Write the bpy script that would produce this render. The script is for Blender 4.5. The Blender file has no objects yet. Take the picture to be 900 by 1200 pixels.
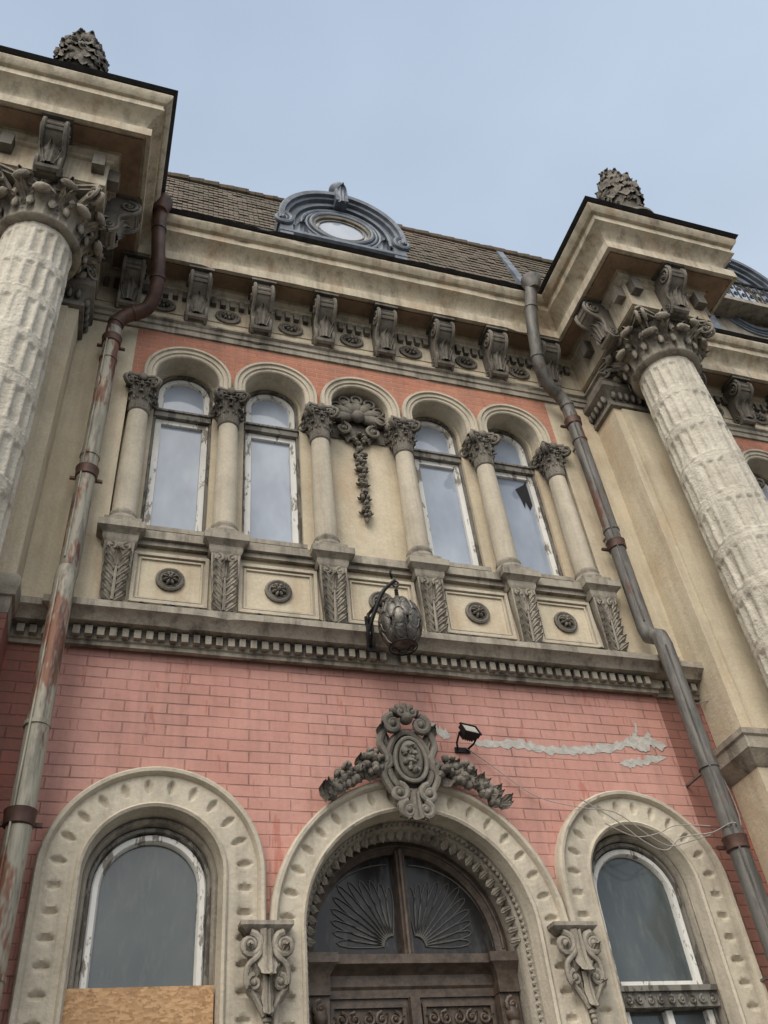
import bpy, math, random
from math import sin,cos,pi,radians
from mathutils import Matrix, Vector, noise
random.seed(7)
S=bpy.context.scene
# ------------------------------------------------------------------ materials
def newmat(name):
    m=bpy.data.materials.new(name);m.use_nodes=True
    n=m.node_tree.nodes;l=m.node_tree.links
    return m,n,l,n['Principled BSDF']
def ramp(n,l,src,stops):
    r=n.new('ShaderNodeValToRGB');e=r.color_ramp.elements
    while len(e)<len(stops):e.new(0.5)
    for i,(p,c) in enumerate(stops):
        e[i].position=p;e[i].color=(c,c,c,1) if isinstance(c,(int,float)) else (*c,1)
    l.new(src,r.inputs[0]);return r.outputs[0]
def tex(n,l,vec,scale,detail=5,rough=.6,sc=None):
    if sc:
        mp=n.new('ShaderNodeMapping');mp.inputs['Scale'].default_value=sc;l.new(vec,mp.inputs[0]);vec=mp.outputs[0]
    t=n.new('ShaderNodeTexNoise');t.inputs['Scale'].default_value=scale;t.inputs['Detail'].default_value=min(detail,4);t.inputs['Roughness'].default_value=rough
    l.new(vec,t.inputs['Vector']);return t.outputs['Fac']
def mix(n,l,f,a,b,mode='MIX'):
    m=n.new('ShaderNodeMix');m.data_type='RGBA';m.blend_type=mode
    for s,v in((m.inputs[0],f),(m.inputs[6],a),(m.inputs[7],b)):
        if hasattr(v,'type') and hasattr(v,'is_linked'):l.new(v,s)
        elif isinstance(v,(int,float)):s.default_value=v if s is m.inputs[0] else (v,v,v,1)
        else:s.default_value=(*v,1)
    return m.outputs[2]
def mth(n,l,op,a,b=0.,clamp=False):
    m=n.new('ShaderNodeMath');m.operation=op;m.use_clamp=clamp
    for i,v in enumerate((a,b)):
        if isinstance(v,(int,float)):m.inputs[i].default_value=v
        else:l.new(v,m.inputs[i])
    return m.outputs[0]
def bump(n,l,p,h,strength,dist=.02):
    b=n.new('ShaderNodeBump');b.inputs['Strength'].default_value=strength;b.inputs['Distance'].default_value=dist
    l.new(h,b.inputs['Height']);l.new(b.outputs[0],p.inputs['Normal'])
def coord(n):return n.new('ShaderNodeTexCoord').outputs['Object']
def dirt_ao_fac(n,l,c,amount,streak=.5,ao_=True):
    st=ramp(n,l,tex(n,l,c,1.0,5,.65,(7,7,.5)),[(.47,0.),(.70,1.)])
    bl=ramp(n,l,tex(n,l,c,2.2,5,.7),[(.45,0.),(.72,1.)])
    f=mth(n,l,'MULTIPLY',st,streak)
    f=mth(n,l,'ADD',f,mth(n,l,'MULTIPLY',bl,.38))
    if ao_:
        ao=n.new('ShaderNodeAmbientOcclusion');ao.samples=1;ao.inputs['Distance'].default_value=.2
        f=mth(n,l,'ADD',f,mth(n,l,'MULTIPLY',ramp(n,l,ao.outputs['AO'],[(.25,1.),(.85,0.)]),.7))  # AO term darkens crevices in the colour, on top of the dirt noise
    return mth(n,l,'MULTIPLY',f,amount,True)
def stucco(name,col,col2,dirt_ao_col=(.09,.08,.065),amount=.7,streak=.5,bmp=.35,warm=None,ao=True):
    m,n,l,p=newmat(name);c=coord(n)
    base=mix(n,l,ramp(n,l,tex(n,l,c,1.3,5,.6),[(.35,0.),(.65,1.)]),col,col2)
    if warm:
        base=mix(n,l,mth(n,l,'MULTIPLY',ramp(n,l,tex(n,l,c,.8,5,.7,(3,3,1)),[(.5,0.),(.68,1.)]),.75),base,warm)
    g=tex(n,l,c,35,3,.6)
    base=mix(n,l,mth(n,l,'MULTIPLY',ramp(n,l,g,[(.3,1.),(.7,0.)]),.28),base,(col[0]*.5,col[1]*.5,col[2]*.48))
    out=mix(n,l,dirt_ao_fac(n,l,c,amount,streak,ao),base,dirt_ao_col)
    l.new(out,p.inputs['Base Color']);p.inputs['Roughness'].default_value=.92
    p.inputs['Specular IOR Level'].default_value=.2
    h=mth(n,l,'ADD',g,mth(n,l,'MULTIPLY',tex(n,l,c,9,4,.6),2.))
    bump(n,l,p,h,bmp,.012);return m
def brickmat(name,c1,c2,mortar,bw,bh,dirtamt=.5,ms=.012,fade=.5,rand=.5,ao=False):
    m,n,l,p=newmat(name);c=coord(n)
    sx=n.new('ShaderNodeSeparateXYZ');l.new(c,sx.inputs[0])
    dis=mth(n,l,'MULTIPLY',mth(n,l,'SUBTRACT',tex(n,l,c,1.5,3),.5),.02)
    cb=n.new('ShaderNodeCombineXYZ');l.new(mth(n,l,'ADD',sx.outputs[0],sx.outputs[1]),cb.inputs[0]);l.new(mth(n,l,'ADD',sx.outputs[2],dis),cb.inputs[1])
    b=n.new('ShaderNodeTexBrick');l.new(cb.outputs[0],b.inputs['Vector'])
    b.inputs['Scale'].default_value=1;b.inputs['Brick Width'].default_value=bw;b.inputs['Row Height'].default_value=bh
    b.inputs['Mortar Size'].default_value=ms;b.inputs['Mortar Smooth'].default_value=.6;b.inputs['Bias'].default_value=0
    b.inputs['Color1'].default_value=(*c1,1);b.inputs['Color2'].default_value=(*c2,1);b.inputs['Mortar'].default_value=(*c1,1)
    br=ramp(n,l,tex(n,l,c,.7,5,.65),[(.35,0.),(.68,1.)])
    lighter=(min(1,c1[0]*1.1+.03),c1[1]*1.3+.03,c1[2]*1.35+.03)
    base=mix(n,l,mth(n,l,'MULTIPLY',br,fade),b.outputs['Color'],lighter)
    base=mix(n,l,mth(n,l,'MULTIPLY',b.outputs['Fac'],ramp(n,l,tex(n,l,c,2.2,5),[(.35,.12),(.65,.85)])),base,mortar)
    redst=ramp(n,l,tex(n,l,c,1.1,5,.7,(5,5,1.1)),[(.59,0.),(.64,1.)])
    base=mix(n,l,mth(n,l,'MULTIPLY',redst,.55),base,(.38,.12,.08))
    base=mix(n,l,mth(n,l,'MULTIPLY',ramp(n,l,tex(n,l,c,16,4,.7),[(.5,0.),(.75,1.)]),.3),base,(c1[0]*.6,c1[1]*.6,c1[2]*.6))
    out=mix(n,l,dirt_ao_fac(n,l,c,dirtamt,.45,ao),base,(.15,.10,.085))
    l.new(out,p.inputs['Base Color']);p.inputs['Roughness'].default_value=.85;p.inputs['Specular IOR Level'].default_value=.25
    h=mth(n,l,'ADD',mth(n,l,'MULTIPLY',b.outputs['Fac'],-1.2),mth(n,l,'MULTIPLY',tex(n,l,c,30,4),.5))
    bump(n,l,p,h,.6,.012);return m
def simple(name,col,rough=.6,metal=0,var=.3,scale=8,bm=.2,spec=.4,col2=None):
    m,n,l,p=newmat(name);c=coord(n)
    c2=col2 or tuple(x*(1-var) for x in col)
    o=mix(n,l,ramp(n,l,tex(n,l,c,scale,5,.65),[(.38,0.),(.62,1.)]),col,c2)
    l.new(o,p.inputs['Base Color']);p.inputs['Roughness'].default_value=rough;p.inputs['Metallic'].default_value=metal
    p.inputs['Specular IOR Level'].default_value=spec
    bump(n,l,p,tex(n,l,c,scale*4,3),bm,.01);return m
def peel(name,col,under,lo=.52,scale=9,sc=(1,1,.35)):
    m,n,l,p=newmat(name);c=coord(n)
    f=ramp(n,l,tex(n,l,c,scale,5,.75,sc),[(lo,0.),(lo+.05,1.)])
    o=mix(n,l,f,col,under)
    o=mix(n,l,dirt_ao_fac(n,l,c,.4,.4,False),o,(.07,.06,.05))
    l.new(o,p.inputs['Base Color']);p.inputs['Roughness'].default_value=.7
    bump(n,l,p,f,-.5,.006);return m
CREAM=stucco('stucco_cream',(.68,.59,.44),(.60,.52,.385),amount=.44,streak=.45,warm=(.56,.42,.28),ao=False)
CREAM2=stucco('stucco_grey_beige',(.64,.565,.435),(.53,.465,.355),dirt_ao_col=(.09,.073,.055),amount=.66,streak=.75,warm=(.42,.29,.185),ao=False)
ARCHM=stucco('stucco_archivolt',(.62,.55,.435),(.53,.47,.375),dirt_ao_col=(.12,.10,.08),amount=.58,streak=.5,ao=False)
DARK=stucco('stone_ornament',(.29,.26,.22),(.175,.157,.132),dirt_ao_col=(.035,.03,.025),amount=.9,streak=.5,bmp=.5)
MID=stucco('stone_mid_grey',(.46,.41,.335),(.33,.295,.24),dirt_ao_col=(.055,.047,.04),amount=.76,streak=.8,bmp=.5)
SOFF=stucco('stained_soffit',(.38,.27,.18),(.25,.165,.105),dirt_ao_col=(.06,.045,.035),amount=.7,ao=False)
SHAFT=stucco('column_shaft_plaster',(.70,.65,.55),(.58,.53,.44),dirt_ao_col=(.20,.17,.135),amount=.65,streak=.6,bmp=1.0,ao=False)
PINK=brickmat('painted_pink_brick',(.53,.27,.22),(.48,.235,.19),(.22,.11,.09),.36,.104,.5,.008,.42)
ORANGE=brickmat('orange_brick',(.48,.20,.125),(.40,.16,.105),(.46,.32,.25),.26,.085,.55,.009,.5)
REDB=brickmat('dark_red_brick',(.30,.125,.095),(.25,.105,.08),(.11,.06,.05),.36,.104,.7,.009,.3)
ZINC=simple('zinc_blue_grey',(.19,.215,.25),.55,.25,.45,4,.15)
SHEET=simple('dark_sheet_metal',(.05,.052,.055),.5,.5,.4,6)
WHITE=peel('peeling_white_paint',(.76,.745,.70),(.26,.23,.19),.55)
OLDWOOD=peel('weathered_grey_wood',(.20,.185,.16),(.08,.07,.058),.5)
DOORW=simple('dark_brown_door_wood',(.11,.08,.06),.5,0,.5,12,.3)
IRON=simple('black_iron',(.025,.024,.024),.5,.6,.3,15)
LAMPM=simple('lantern_metal',(.19,.175,.155),.45,.6,.65,12,.3)
ROOMDARK=simple('dark_interior',(.02,.02,.022),.9)  # near-black colour painted as the shade of unlit rooms and the pane hole
PATCH=simple('cement_patch',(.50,.475,.43),.95,0,.25,14,.6,.2)
CABLE=simple('pale_cable',(.36,.33,.30),.6,0,.1)
def osb():
    m,n,l,p=newmat('osb_board');c=coord(n)
    v=n.new('ShaderNodeTexVoronoi');mp=n.new('ShaderNodeMapping');mp.inputs['Scale'].default_value=(26,26,60);mp.inputs['Rotation'].default_value=(0,.5,0);l.new(c,mp.inputs[0]);l.new(mp.outputs[0],v.inputs['Vector']);v.inputs['Scale'].default_value=1
    sp=n.new('ShaderNodeSeparateColor');l.new(v.outputs['Color'],sp.inputs[0])
    o=mix(n,l,sp.outputs[0],(.55,.34,.18),(.33,.19,.09));o=mix(n,l,mth(n,l,'MULTIPLY',ramp(n,l,tex(n,l,c,30,4),[(.55,0.),(.65,1.)]),.6),o,(.2,.11,.05))
    l.new(o,p.inputs['Base Color']);p.inputs['Roughness'].default_value=.85;bump(n,l,p,v.outputs['Distance'],.3,.005);return m
OSB=osb()
def pipemat(name,g,r1,lo):
    m,n,l,p=newmat(name);c=coord(n)
    f=ramp(n,l,tex(n,l,c,1.2,5,.75,(3,3,.8)),[(lo,0.),(lo+.06,1.)])
    f2=ramp(n,l,tex(n,l,c,9,5,.7,(1.4,1.4,.2)),[(.45,0.),(.6,1.)])
    rust=mix(n,l,f2,r1,(.10,.045,.03))
    gg=mix(n,l,f2,g,tuple(x*.55 for x in g))
    o=mix(n,l,f,gg,rust);l.new(o,p.inputs['Base Color']);p.inputs['Roughness'].default_value=.6;p.inputs['Metallic'].default_value=.2
    bump(n,l,p,tex(n,l,c,25,4),.3,.01);return m
PIPE_L=pipemat('rusty_painted_pipe',(.34,.315,.25),(.22,.10,.06),.52)
PIPE_R=pipemat('grey_zinc_pipe',(.16,.15,.135),(.15,.07,.05),.56)
PIPE_T=simple('red_brown_pipe',(.12,.065,.05),.55,.3,.5,4)
def glassmat(name,col,col2,rough=.04,ior=1.5,lace=False,spec=.5):
    m,n,l,p=newmat(name);c=coord(n)
    f=ramp(n,l,tex(n,l,c,1.1,3,.5,(1.5,1,.8)),[(.35,0.),(.7,1.)])
    o=mix(n,l,f,col,col2)
    o=mix(n,l,mth(n,l,'MULTIPLY',ramp(n,l,tex(n,l,c,7,5,.7,(2,2,.6)),[(.5,0.),(.75,1.)]),.14 if lace else .3),o,(.2,.2,.18))
    l.new(o,p.inputs['Base Color']);p.inputs['Roughness'].default_value=rough;p.inputs['IOR'].default_value=ior
    p.inputs['Specular IOR Level'].default_value=spec
    bump(n,l,p,tex(n,l,c,1.6,2),.08,.03);return m
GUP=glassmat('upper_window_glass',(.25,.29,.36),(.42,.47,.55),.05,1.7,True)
GLOW=glassmat('lower_window_glass',(.055,.066,.068),(.10,.115,.112),.12,1.6)
GDOOR=glassmat('fanlight_glass',(.022,.02,.02),(.04,.035,.033),.2,1.4)
def rooftile():
    m,n,l,p=newmat('clay_roof_tiles');c=coord(n)
    sx=n.new('ShaderNodeSeparateXYZ');l.new(c,sx.inputs[0]);cb=n.new('ShaderNodeCombineXYZ')
    l.new(sx.outputs[0],cb.inputs[0]);l.new(sx.outputs[2],cb.inputs[1])
    b=n.new('ShaderNodeTexBrick');l.new(cb.outputs[0],b.inputs['Vector']);b.inputs['Scale'].default_value=1
    b.inputs['Brick Width'].default_value=.17;b.inputs['Row Height'].default_value=.16;b.inputs['Mortar Size'].default_value=.006
    b.inputs['Color1'].default_value=(.18,.13,.095,1);b.inputs['Color2'].default_value=(.10,.082,.062,1);b.inputs['Mortar'].default_value=(.03,.027,.02,1)
    o=mix(n,l,ramp(n,l,tex(n,l,c,3,5,.7),[(.4,0.),(.65,.7)]),b.outputs['Color'],(.10,.095,.062))
    o=mix(n,l,ramp(n,l,tex(n,l,c,.5,5,.7),[(.5,0.),(.65,.6)]),o,(.20,.15,.115))
    l.new(o,p.inputs['Base Color']);p.inputs['Roughness'].default_value=.9
    bump(n,l,p,mth(n,l,'MULTIPLY',b.outputs['Fac'],-1.),.6,.02);return m
TILES=rooftile()
ASPH=simple('asphalt',(.055,.055,.055),.95,0,.3,30,.5);PAVE=brickmat('paving_stone',(.24,.23,.21),(.2,.19,.18),(.08,.08,.075),.4,.4,.4)
KERB=simple('kerb_granite',(.30,.29,.28),.9,0,.3,20,.4);PAINT=simple('road_paint',(.7,.7,.68),.8,0,.2,10,.2);GROUND=simple('ground_dirt',(.12,.11,.085),.95,0,.4,2,.4)
# ------------------------------------------------------------------ mesh helpers
class M:
    def __init__(s):s.v=[];s.f=[]
    def add(s,v,f):
        o=len(s.v);s.v+= [tuple(a) for a in v];s.f+=[tuple(i+o for i in q) for q in f]
def box(m,x0,x1,y0,y1,z0,z1):
    m.add([(x0,y0,z0),(x1,y0,z0),(x1,y1,z0),(x0,y1,z0),(x0,y0,z1),(x1,y0,z1),(x1,y1,z1),(x0,y1,z1)],
      [(0,3,2,1),(4,5,6,7),(0,1,5,4),(1,2,6,5),(2,3,7,6),(3,0,4,7)])
def bbox(m,mat4,sx,sy,sz):
    v=[mat4@Vector((a*sx/2,b*sy/2,c*sz/2)) for c in(-1,1) for a,b in((-1,-1),(1,-1),(1,1),(-1,1))]
    m.add(v,[(0,3,2,1),(4,5,6,7),(0,1,5,4),(1,2,6,5),(2,3,7,6),(3,0,4,7)])
def lathe(m,cx,cy,prof,seg=28,a0=0,a1=2*pi):
    full=abs(a1-a0-2*pi)<1e-6;n=seg if full else seg+1
    v=[];f=[]
    for r,z in prof:
        for i in range(n):
            a=a0+(a1-a0)*i/seg;v.append((cx+r*cos(a),cy+r*sin(a),z))
    for j in range(len(prof)-1):
        for i in range(seg):
            k=(i+1)%n;f.append((j*n+i,j*n+k,(j+1)*n+k,(j+1)*n+i))
    if full:
        f.append(tuple(range(n))[::-1]);f.append(tuple((len(prof)-1)*n+i for i in range(n)))
    m.add(v,f)
def path_mould(m,path,prof,caps=True,wear=0,step=.09):
    np_=len(path);N=[]
    for i in range(np_-1):
        dx=path[i+1][0]-path[i][0];dy=path[i+1][1]-path[i][1];L=math.hypot(dx,dy);N.append((dy/L,-dx/L))
    st=[]
    for i,(x,y) in enumerate(path):
        a=N[max(0,i-1)];b=N[min(np_-2,i)];d=1+a[0]*b[0]+a[1]*b[1];st.append((x,y,(a[0]+b[0])/d,(a[1]+b[1])/d))
        if wear and i<np_-1:
            X,Y=path[i+1];L=math.hypot(X-x,Y-y);n_=int(L/step)
            lim=.7
            for k in range(1,n_):
                t=k/n_
                if t*L<lim and i>0 or (1-t)*L<lim and i<np_-2:continue
                st.append((x+(X-x)*t,y+(Y-y)*t,N[i][0],N[i][1]))
    v=[];k=len(prof)
    for q,(x,y,mx,my) in enumerate(st):
        for j,(o,z) in enumerate(prof):
            dz=0
            if wear and 0<j<k-1:
                w1=noise.noise(Vector((x*1.3,y*1.3,j*.05)))*wear*1.2+noise.noise(Vector((x*9,y*9,j*3.1)))*wear*.6
                ch=noise.noise(Vector((x*3.5+40,y*3.5,j*2.7)))
                if ch>.42:w1-=(ch-.42)*wear*14
                o=o+w1;dz=noise.noise(Vector((x*1.1,y*1.1+9,5.)))*wear*1.3+noise.noise(Vector((x*8,y*8+9,j*2.)))*wear*.4
            v.append((x+mx*o,y+my*o,z+dz))
    ns=len(st)
    f=[(i*k+j,(i+1)*k+j,(i+1)*k+j+1,i*k+j+1) for i in range(ns-1) for j in range(k-1)]
    if caps:f+= [tuple(range(k)),tuple((ns-1)*k+j for j in range(k))[::-1]]
    m.add(v,f)
def arch_sweep(m,cx,zc,zb,prof,n=40,dim=None):
    v=[];k=len(prof);st=[]
    legn=max(1,int((zc-zb)/.02)) if dim else 1
    for i in range(legn):st.append(('L',zb+(zc-zb)*i/legn))
    for i in range(n+1):st.append(('A',pi-pi*i/n))
    for i in range(legn):st.append(('R',zc-(zc-zb)*(i+1)/legn))
    for t,q in st:
        for r,y in prof:
            if t=='A':
                x=cx+r*cos(q);z=zc+r*sin(q)
            else:
                x=cx+(-r if t=='L' else r);z=q
            if dim:
                if t=='A':s=(dim[0]*q)
                elif t=='R':s=-(zc-q)
                else:s=dim[0]*pi+(zc-q)
                y0_=y
                sp=dim[1];u=(s/sp)%1.0-.5
                w=abs((r-dim[0])/dim[2])
                if w<1:
                    hw=dim[3]*(1-w**1.7);e=abs(u*sp)/max(hw,1e-4)
                    if e<1:y=y+.040*(1-e**1.5)*min(1,(1-w)*2.2)
                if y0_<-.05:y+=.004*noise.noise(Vector((x*4,z*4,cx)))+.003*noise.noise(Vector((x*17,z*17,cx)))
            v.append((x,y,z))
    ns=len(st);f=[(i*k+j,i*k+j+1,(i+1)*k+j+1,(i+1)*k+j) for i in range(ns-1) for j in range(k-1)]
    m.add(v,f)
def ell_sweep(m,cx,cz,a,b,prof,t0=pi,t1=0,n=40,close=False):
    v=[];k=len(prof)
    for i in range(n+1):
        t=t0+(t1-t0)*i/n
        for d,y in prof:v.append((cx+(a+d)*cos(t),y,cz+(b+d)*sin(t)))
    f=[(i*k+j,i*k+j+1,(i+1)*k+j+1,(i+1)*k+j) for i in range(n) for j in range(k-1)]
    if close:f+=[tuple(range(k)),tuple(n*k+j for j in range(k))]
    m.add(v,f)
def disc_half(m,cx,zc,zb,r,y,n=32,b=None):
    b=b or r
    v=[(cx-r,y,zb)]+[(cx+r*cos(pi-pi*i/n),y,zc+b*sin(pi*i/n)) for i in range(n+1)]+[(cx+r,y,zb)]
    m.add(v,[tuple(range(len(v)))])
def wall_arch(m,x0,x1,z0,z1,y,ops,depth=0,n=24):
    q=lambda a,b,c,d:m.add([(a,y,c),(b,y,c),(b,y,d),(a,y,d)],[(0,1,2,3)])
    x=x0
    for cx,h,zb,zc in sorted(ops):
        if cx-h>x:q(x,cx-h,z0,z1)
        if zb>z0:q(cx-h,cx+h,z0,zb)
        P=[(cx+h*cos(pi-pi*i/n),zc+h*sin(pi*i/n)) for i in range(n+1)]
        for i in range(n):
            m.add([(P[i][0],y,P[i][1]),(P[i+1][0],y,P[i+1][1]),(P[i+1][0],y,z1),(P[i][0],y,z1)],[(0,1,2,3)])
        if depth:
            C=[(cx-h,zb)]+P+[(cx+h,zb)]+([(cx-h,zb)] if zb>z0 else [])
            for i in range(len(C)-1):
                a,b=C[i],C[i+1];m.add([(a[0],y,a[1]),(b[0],y,b[1]),(b[0],y+depth,b[1]),(a[0],y+depth,a[1])],[(0,1,2,3)])
        x=cx+h
    q(x,x1,z0,z1)
def tube(m,pts,rad,seg=8,cap=True):
    pts=[Vector(p) for p in pts];n=len(pts);R=rad if isinstance(rad,(list,tuple)) else [rad]*n
    v=[];prev=None
    for i,p in enumerate(pts):
        t=(pts[min(n-1,i+1)]-pts[max(0,i-1)]).normalized()
        if prev is None:
            a=Vector((0,0,1)) if abs(t.z)<.9 else Vector((1,0,0));u=t.cross(a).normalized()
        else:
            u=(prev-t*prev.dot(t)).normalized()
        prev=u;w=t.cross(u)
        for k in range(seg):
            a=2*pi*k/seg;v.append(p+(u*cos(a)+w*sin(a))*R[i])
    f=[(i*seg+k,i*seg+(k+1)%seg,(i+1)*seg+(k+1)%seg,(i+1)*seg+k) for i in range(n-1) for k in range(seg)]
    if cap:f+=[tuple(range(seg))[::-1],tuple((n-1)*seg+k for k in range(seg))]
    m.add(v,f)
def blob(m,T,sx,sy,sz,seg=10,rings=7,jit=0):
    v=[];f=[]
    for j in range(rings+1):
        ph=-pi/2+pi*j/rings
        for i in range(seg):
            a=2*pi*i/seg;q=1+random.uniform(-jit,jit);v.append(T@Vector((sx*q*cos(ph)*cos(a),sy*q*cos(ph)*sin(a),sz*q*sin(ph))))
    for j in range(rings):
        for i in range(seg):
            f.append((j*seg+i,j*seg+(i+1)%seg,(j+1)*seg+(i+1)%seg,(j+1)*seg+i))
    m.add(v,f)
T3=lambda x,y,z:Matrix.Translation((x,y,z))
RZ=lambda a:Matrix.Rotation(a,4,'Z')
RY=lambda a:Matrix.Rotation(a,4,'Y')
RX=lambda a:Matrix.Rotation(a,4,'X')
def leaf(m,T,W,H,C,lobes=3,n=12,thick=.02,curl=.75):
    v=[];cols=[-1,-.66,-.33,0,.33,.66,1];k=len(cols)
    for i in range(n+1):
        t=i/n;w=W*(.70+.30*sin(pi*min(1,t*1.2)))*math.sqrt(max(0,1-(max(0,t-.55)/.46)**2))
        w*=1-.22*abs(sin(lobes*pi*t))**2
        w=max(w,.10*W)
        o=C*(1-cos(t**1.5*pi*curl));z=H*sin(min(1.,t)*pi*.5*1.12)/sin(pi*.5)
        for s in cols:
            ridge=thick*(1-abs(s))+thick*.8*(1 if abs(abs(s)-.33)<.01 else 0)
            v.append(T@Vector((w*s,-(o+ridge+thick*.3),z-abs(s)*.07*H)))
    f=[(i*k+j,i*k+j+1,(i+1)*k+j+1,(i+1)*k+j) for i in range(n) for j in range(k-1)]
    m.add(v,f)
def spiral(m,T,R,turns,rad,seg=8,n=26,flip=1):
    pts=[];rr=[]
    for i in range(n+1):
        t=i/n;r=R*(1-t*.85);a=flip*t*turns*2*pi+pi/2
        pts.append(T@Vector((r*cos(a),0,r*sin(a))));rr.append(rad*(1-.45*t))
    tube(m,pts,rr,seg);blob(m,T,rad*1.1,rad*1.3,rad*1.1,8,5)
def crom(P,k=5):
    P=[Vector(p) for p in P];Q=[]
    for i in range(len(P)-1):
        p0=P[max(0,i-1)];p1=P[i];p2=P[i+1];p3=P[min(len(P)-1,i+2)]
        for q in range(k):
            t=q/k;Q.append(.5*((2*p1)+(p2-p0)*t+(2*p0-5*p1+4*p2-p3)*t*t+(3*p1-p0-3*p2+p3)*t**3))
    Q.append(P[-1]);return Q
def acanthus(m,T,W,H,rows=5,th=.02,taper=.35):
    tube(m,[T@Vector((0,-th*1.4,H*t*.95)) for t in(0,.25,.5,.75,1)],[th*.8,th*.8,th*.7,th*.55,th*.3],6)
    for r in range(rows):
        t=r/rows;L=W*(1.05-taper*t)
        for s in(-1,1):
            leaf(m,T@T3(s*.01,-th*.4,H*t)@RY(s*radians(48-12*t+random.uniform(-4,4))),L*.34,L*1.05,th*1.3,2,7,th*.7,.8)
    leaf(m,T@T3(0,-th,H*.72),W*.32,H*.30,th*2.2,2,8,th*.7,.8)
def obj(name,m,mat,parent=None,ang=40,smooth=True):
    me=bpy.data.meshes.new(name);me.from_pydata(m.v,[],m.f);me.update()
    if smooth:
        for p in me.polygons:p.use_smooth=True
        me.set_sharp_from_angle(angle=radians(ang))
    me.materials.append(mat);o=bpy.data.objects.new(name,me);S.collection.objects.link(o)
    if parent:o.parent=parent
    return o
def empty(name,loc=(0,0,0)):
    e=bpy.data.objects.new(name,None);S.collection.objects.link(e);return e
B=empty('ornate_townhouse')
# ------------------------------------------------------------------ key dimensions
COLX=[-.05,.98,2.09,3.16,4.25,5.27]
WINX=[.465,1.535,2.625,3.705,4.76]
PL=(-2.0,-.86);PR=(6.16,7.36);PD=-.45
BL=(-1.96,-.76);BR=(6.14,7.36)
XL,XR=-13.,19.
CXL,CXR=-1.36,6.75
# ------------------------------------------------------------------ walls
m=M();LO=[(.53,.54,1.3,4.22),(2.68,1.0,.45,3.82),(4.81,.54,1.3,4.22)]
wall_arch(m,-.45,5.62,0,6.32,0,LO,.3);obj('brick_wall_lower',m,PINK,B,smooth=False)
m=M();m.add([(-.87,.004,0),(-.45,.004,0),(-.45,.004,6.32),(-.87,.004,6.32)],[(0,1,2,3)]);m.add([(5.62,.004,0),(6.17,.004,0),(6.17,.004,6.32),(5.62,.004,6.32)],[(0,1,2,3)])
box(m,PL[0],PL[1]+.003,PD-.003,.003,0.6,6.2)
obj('brick_wall_side_strips',m,REDB,B,smooth=False)
m=M();box(m,-.87,6.17,0,.2,6.32,7.62)
box(m,-.87,-.19,0,.6,7.62,11.42);box(m,5.42,6.17,0,.6,7.62,11.42)
box(m,-.19,5.42,0,.25,10.97,11.42)
obj('plaster_wall_panels',m,CREAM,B,smooth=False)
m=M();UO=[(x,.385,9.99,10.16) for x in WINX]
wall_arch(m,-.19,5.42,9.99,10.97,0.0,UO,.23);obj('arcade_spandrel_brick',m,ORANGE,B,smooth=False)
m=M()
for x in COLX:
    xa=max(x-.15,-.185);xb=min(x+.15,5.415);box(m,xa,xb,.006,.225,9.985,10.10)
WO=[(x,.345,7.86,10.19) for i,x in enumerate(WINX) if i!=2]
wall_arch(m,-.19,5.42,7.62,10.97,.22,WO,.2);obj('arcade_back_wall',m,CREAM,B,smooth=False)
def wing(x0,x1,cols):
    m=M();box(m,x0,x1,.02,.3,6.32,7.62);box(m,x0,x1,.26,.4,11.0,11.42);
    wx=[(cols[i]+cols[i+1])/2 for i in range(len(cols)-1)]
    a,b=cols[0]-.14,cols[-1]+.14
    box(m,x0,a,0,.6,7.62,11.42);box(m,b,x1,0,.6,7.62,11.42);box(m,a,b,.0,.25,10.97,11.42)
    wall_arch(m,a,b,7.62,10.97,.22,[(x,.345,7.86,10.19) for x in wx],.2)
    obj('wing_plaster_wall',m,CREAM,B,smooth=False)
    m=M();wall_arch(m,a,b,9.99,10.97,0,[(x,.385,9.99,10.16) for x in wx],.23);obj('wing_spandrel_brick',m,ORANGE,B,smooth=False)
    m=M();wall_arch(m,x0,x1,0,6.32,.0,[((x0+x1)/2-1.7,.54,1.3,4.22),((x0+x1)/2+1.7,.54,1.3,4.22)],.3);obj('wing_brick_wall',m,PINK,B,smooth=False)
    return wx,[(x0+x1)/2-1.7,(x0+x1)/2+1.7]
RW=[8.35+1.08*i for i in range(8)];LW=[-2.95-1.08*i for i in range(8)][::-1]
wxR,lwR=wing(7.36,XR,RW);wxL,lwL=wing(XL,-2.0,LW)
m=M();box(m,XL,XR,.62,9,0,12.8);box(m,XL,XR,.3,.62,11.3,12.8);obj('building_body',m,CREAM2,B,smooth=False)
m=M();box(m,XL,XL+.3,.0,.62,0,12.8);box(m,XR-.3,XR,0,.62,0,12.8);obj('building_end_walls',m,CREAM2,B,smooth=False)
m=M();box(m,XL,XR,.42,.46,7.6,11);box(m,XL,.0,.5,.54,1,5);box(m,5.3,XR,.5,.54,1,5);box(m,.0,1.2,.5,.54,1,5);box(m,4.2,5.3,.5,.54,1,5);obj('interior_darkness',m,ROOMDARK,B,smooth=False)
m=M();box(m,PL[0],PL[1],PD,0,0,11.19);box(m,PR[0],PR[1],PD,0,0,11.19);obj('side_piers',m,CREAM,B,smooth=False)
m=M()
for a,b in(PL,PR):
    box(m,a+.12,b-.12,PD-.03,PD-.001,6.3 if a<0 else 5.63,10.51)
obj('pier_raised_panels',m,CREAM,B,smooth=False)
m=M()
PIERPATH=lambda a,b,e=.0:[(a,0),(a,PD),(b,PD),(b,0)]
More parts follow.
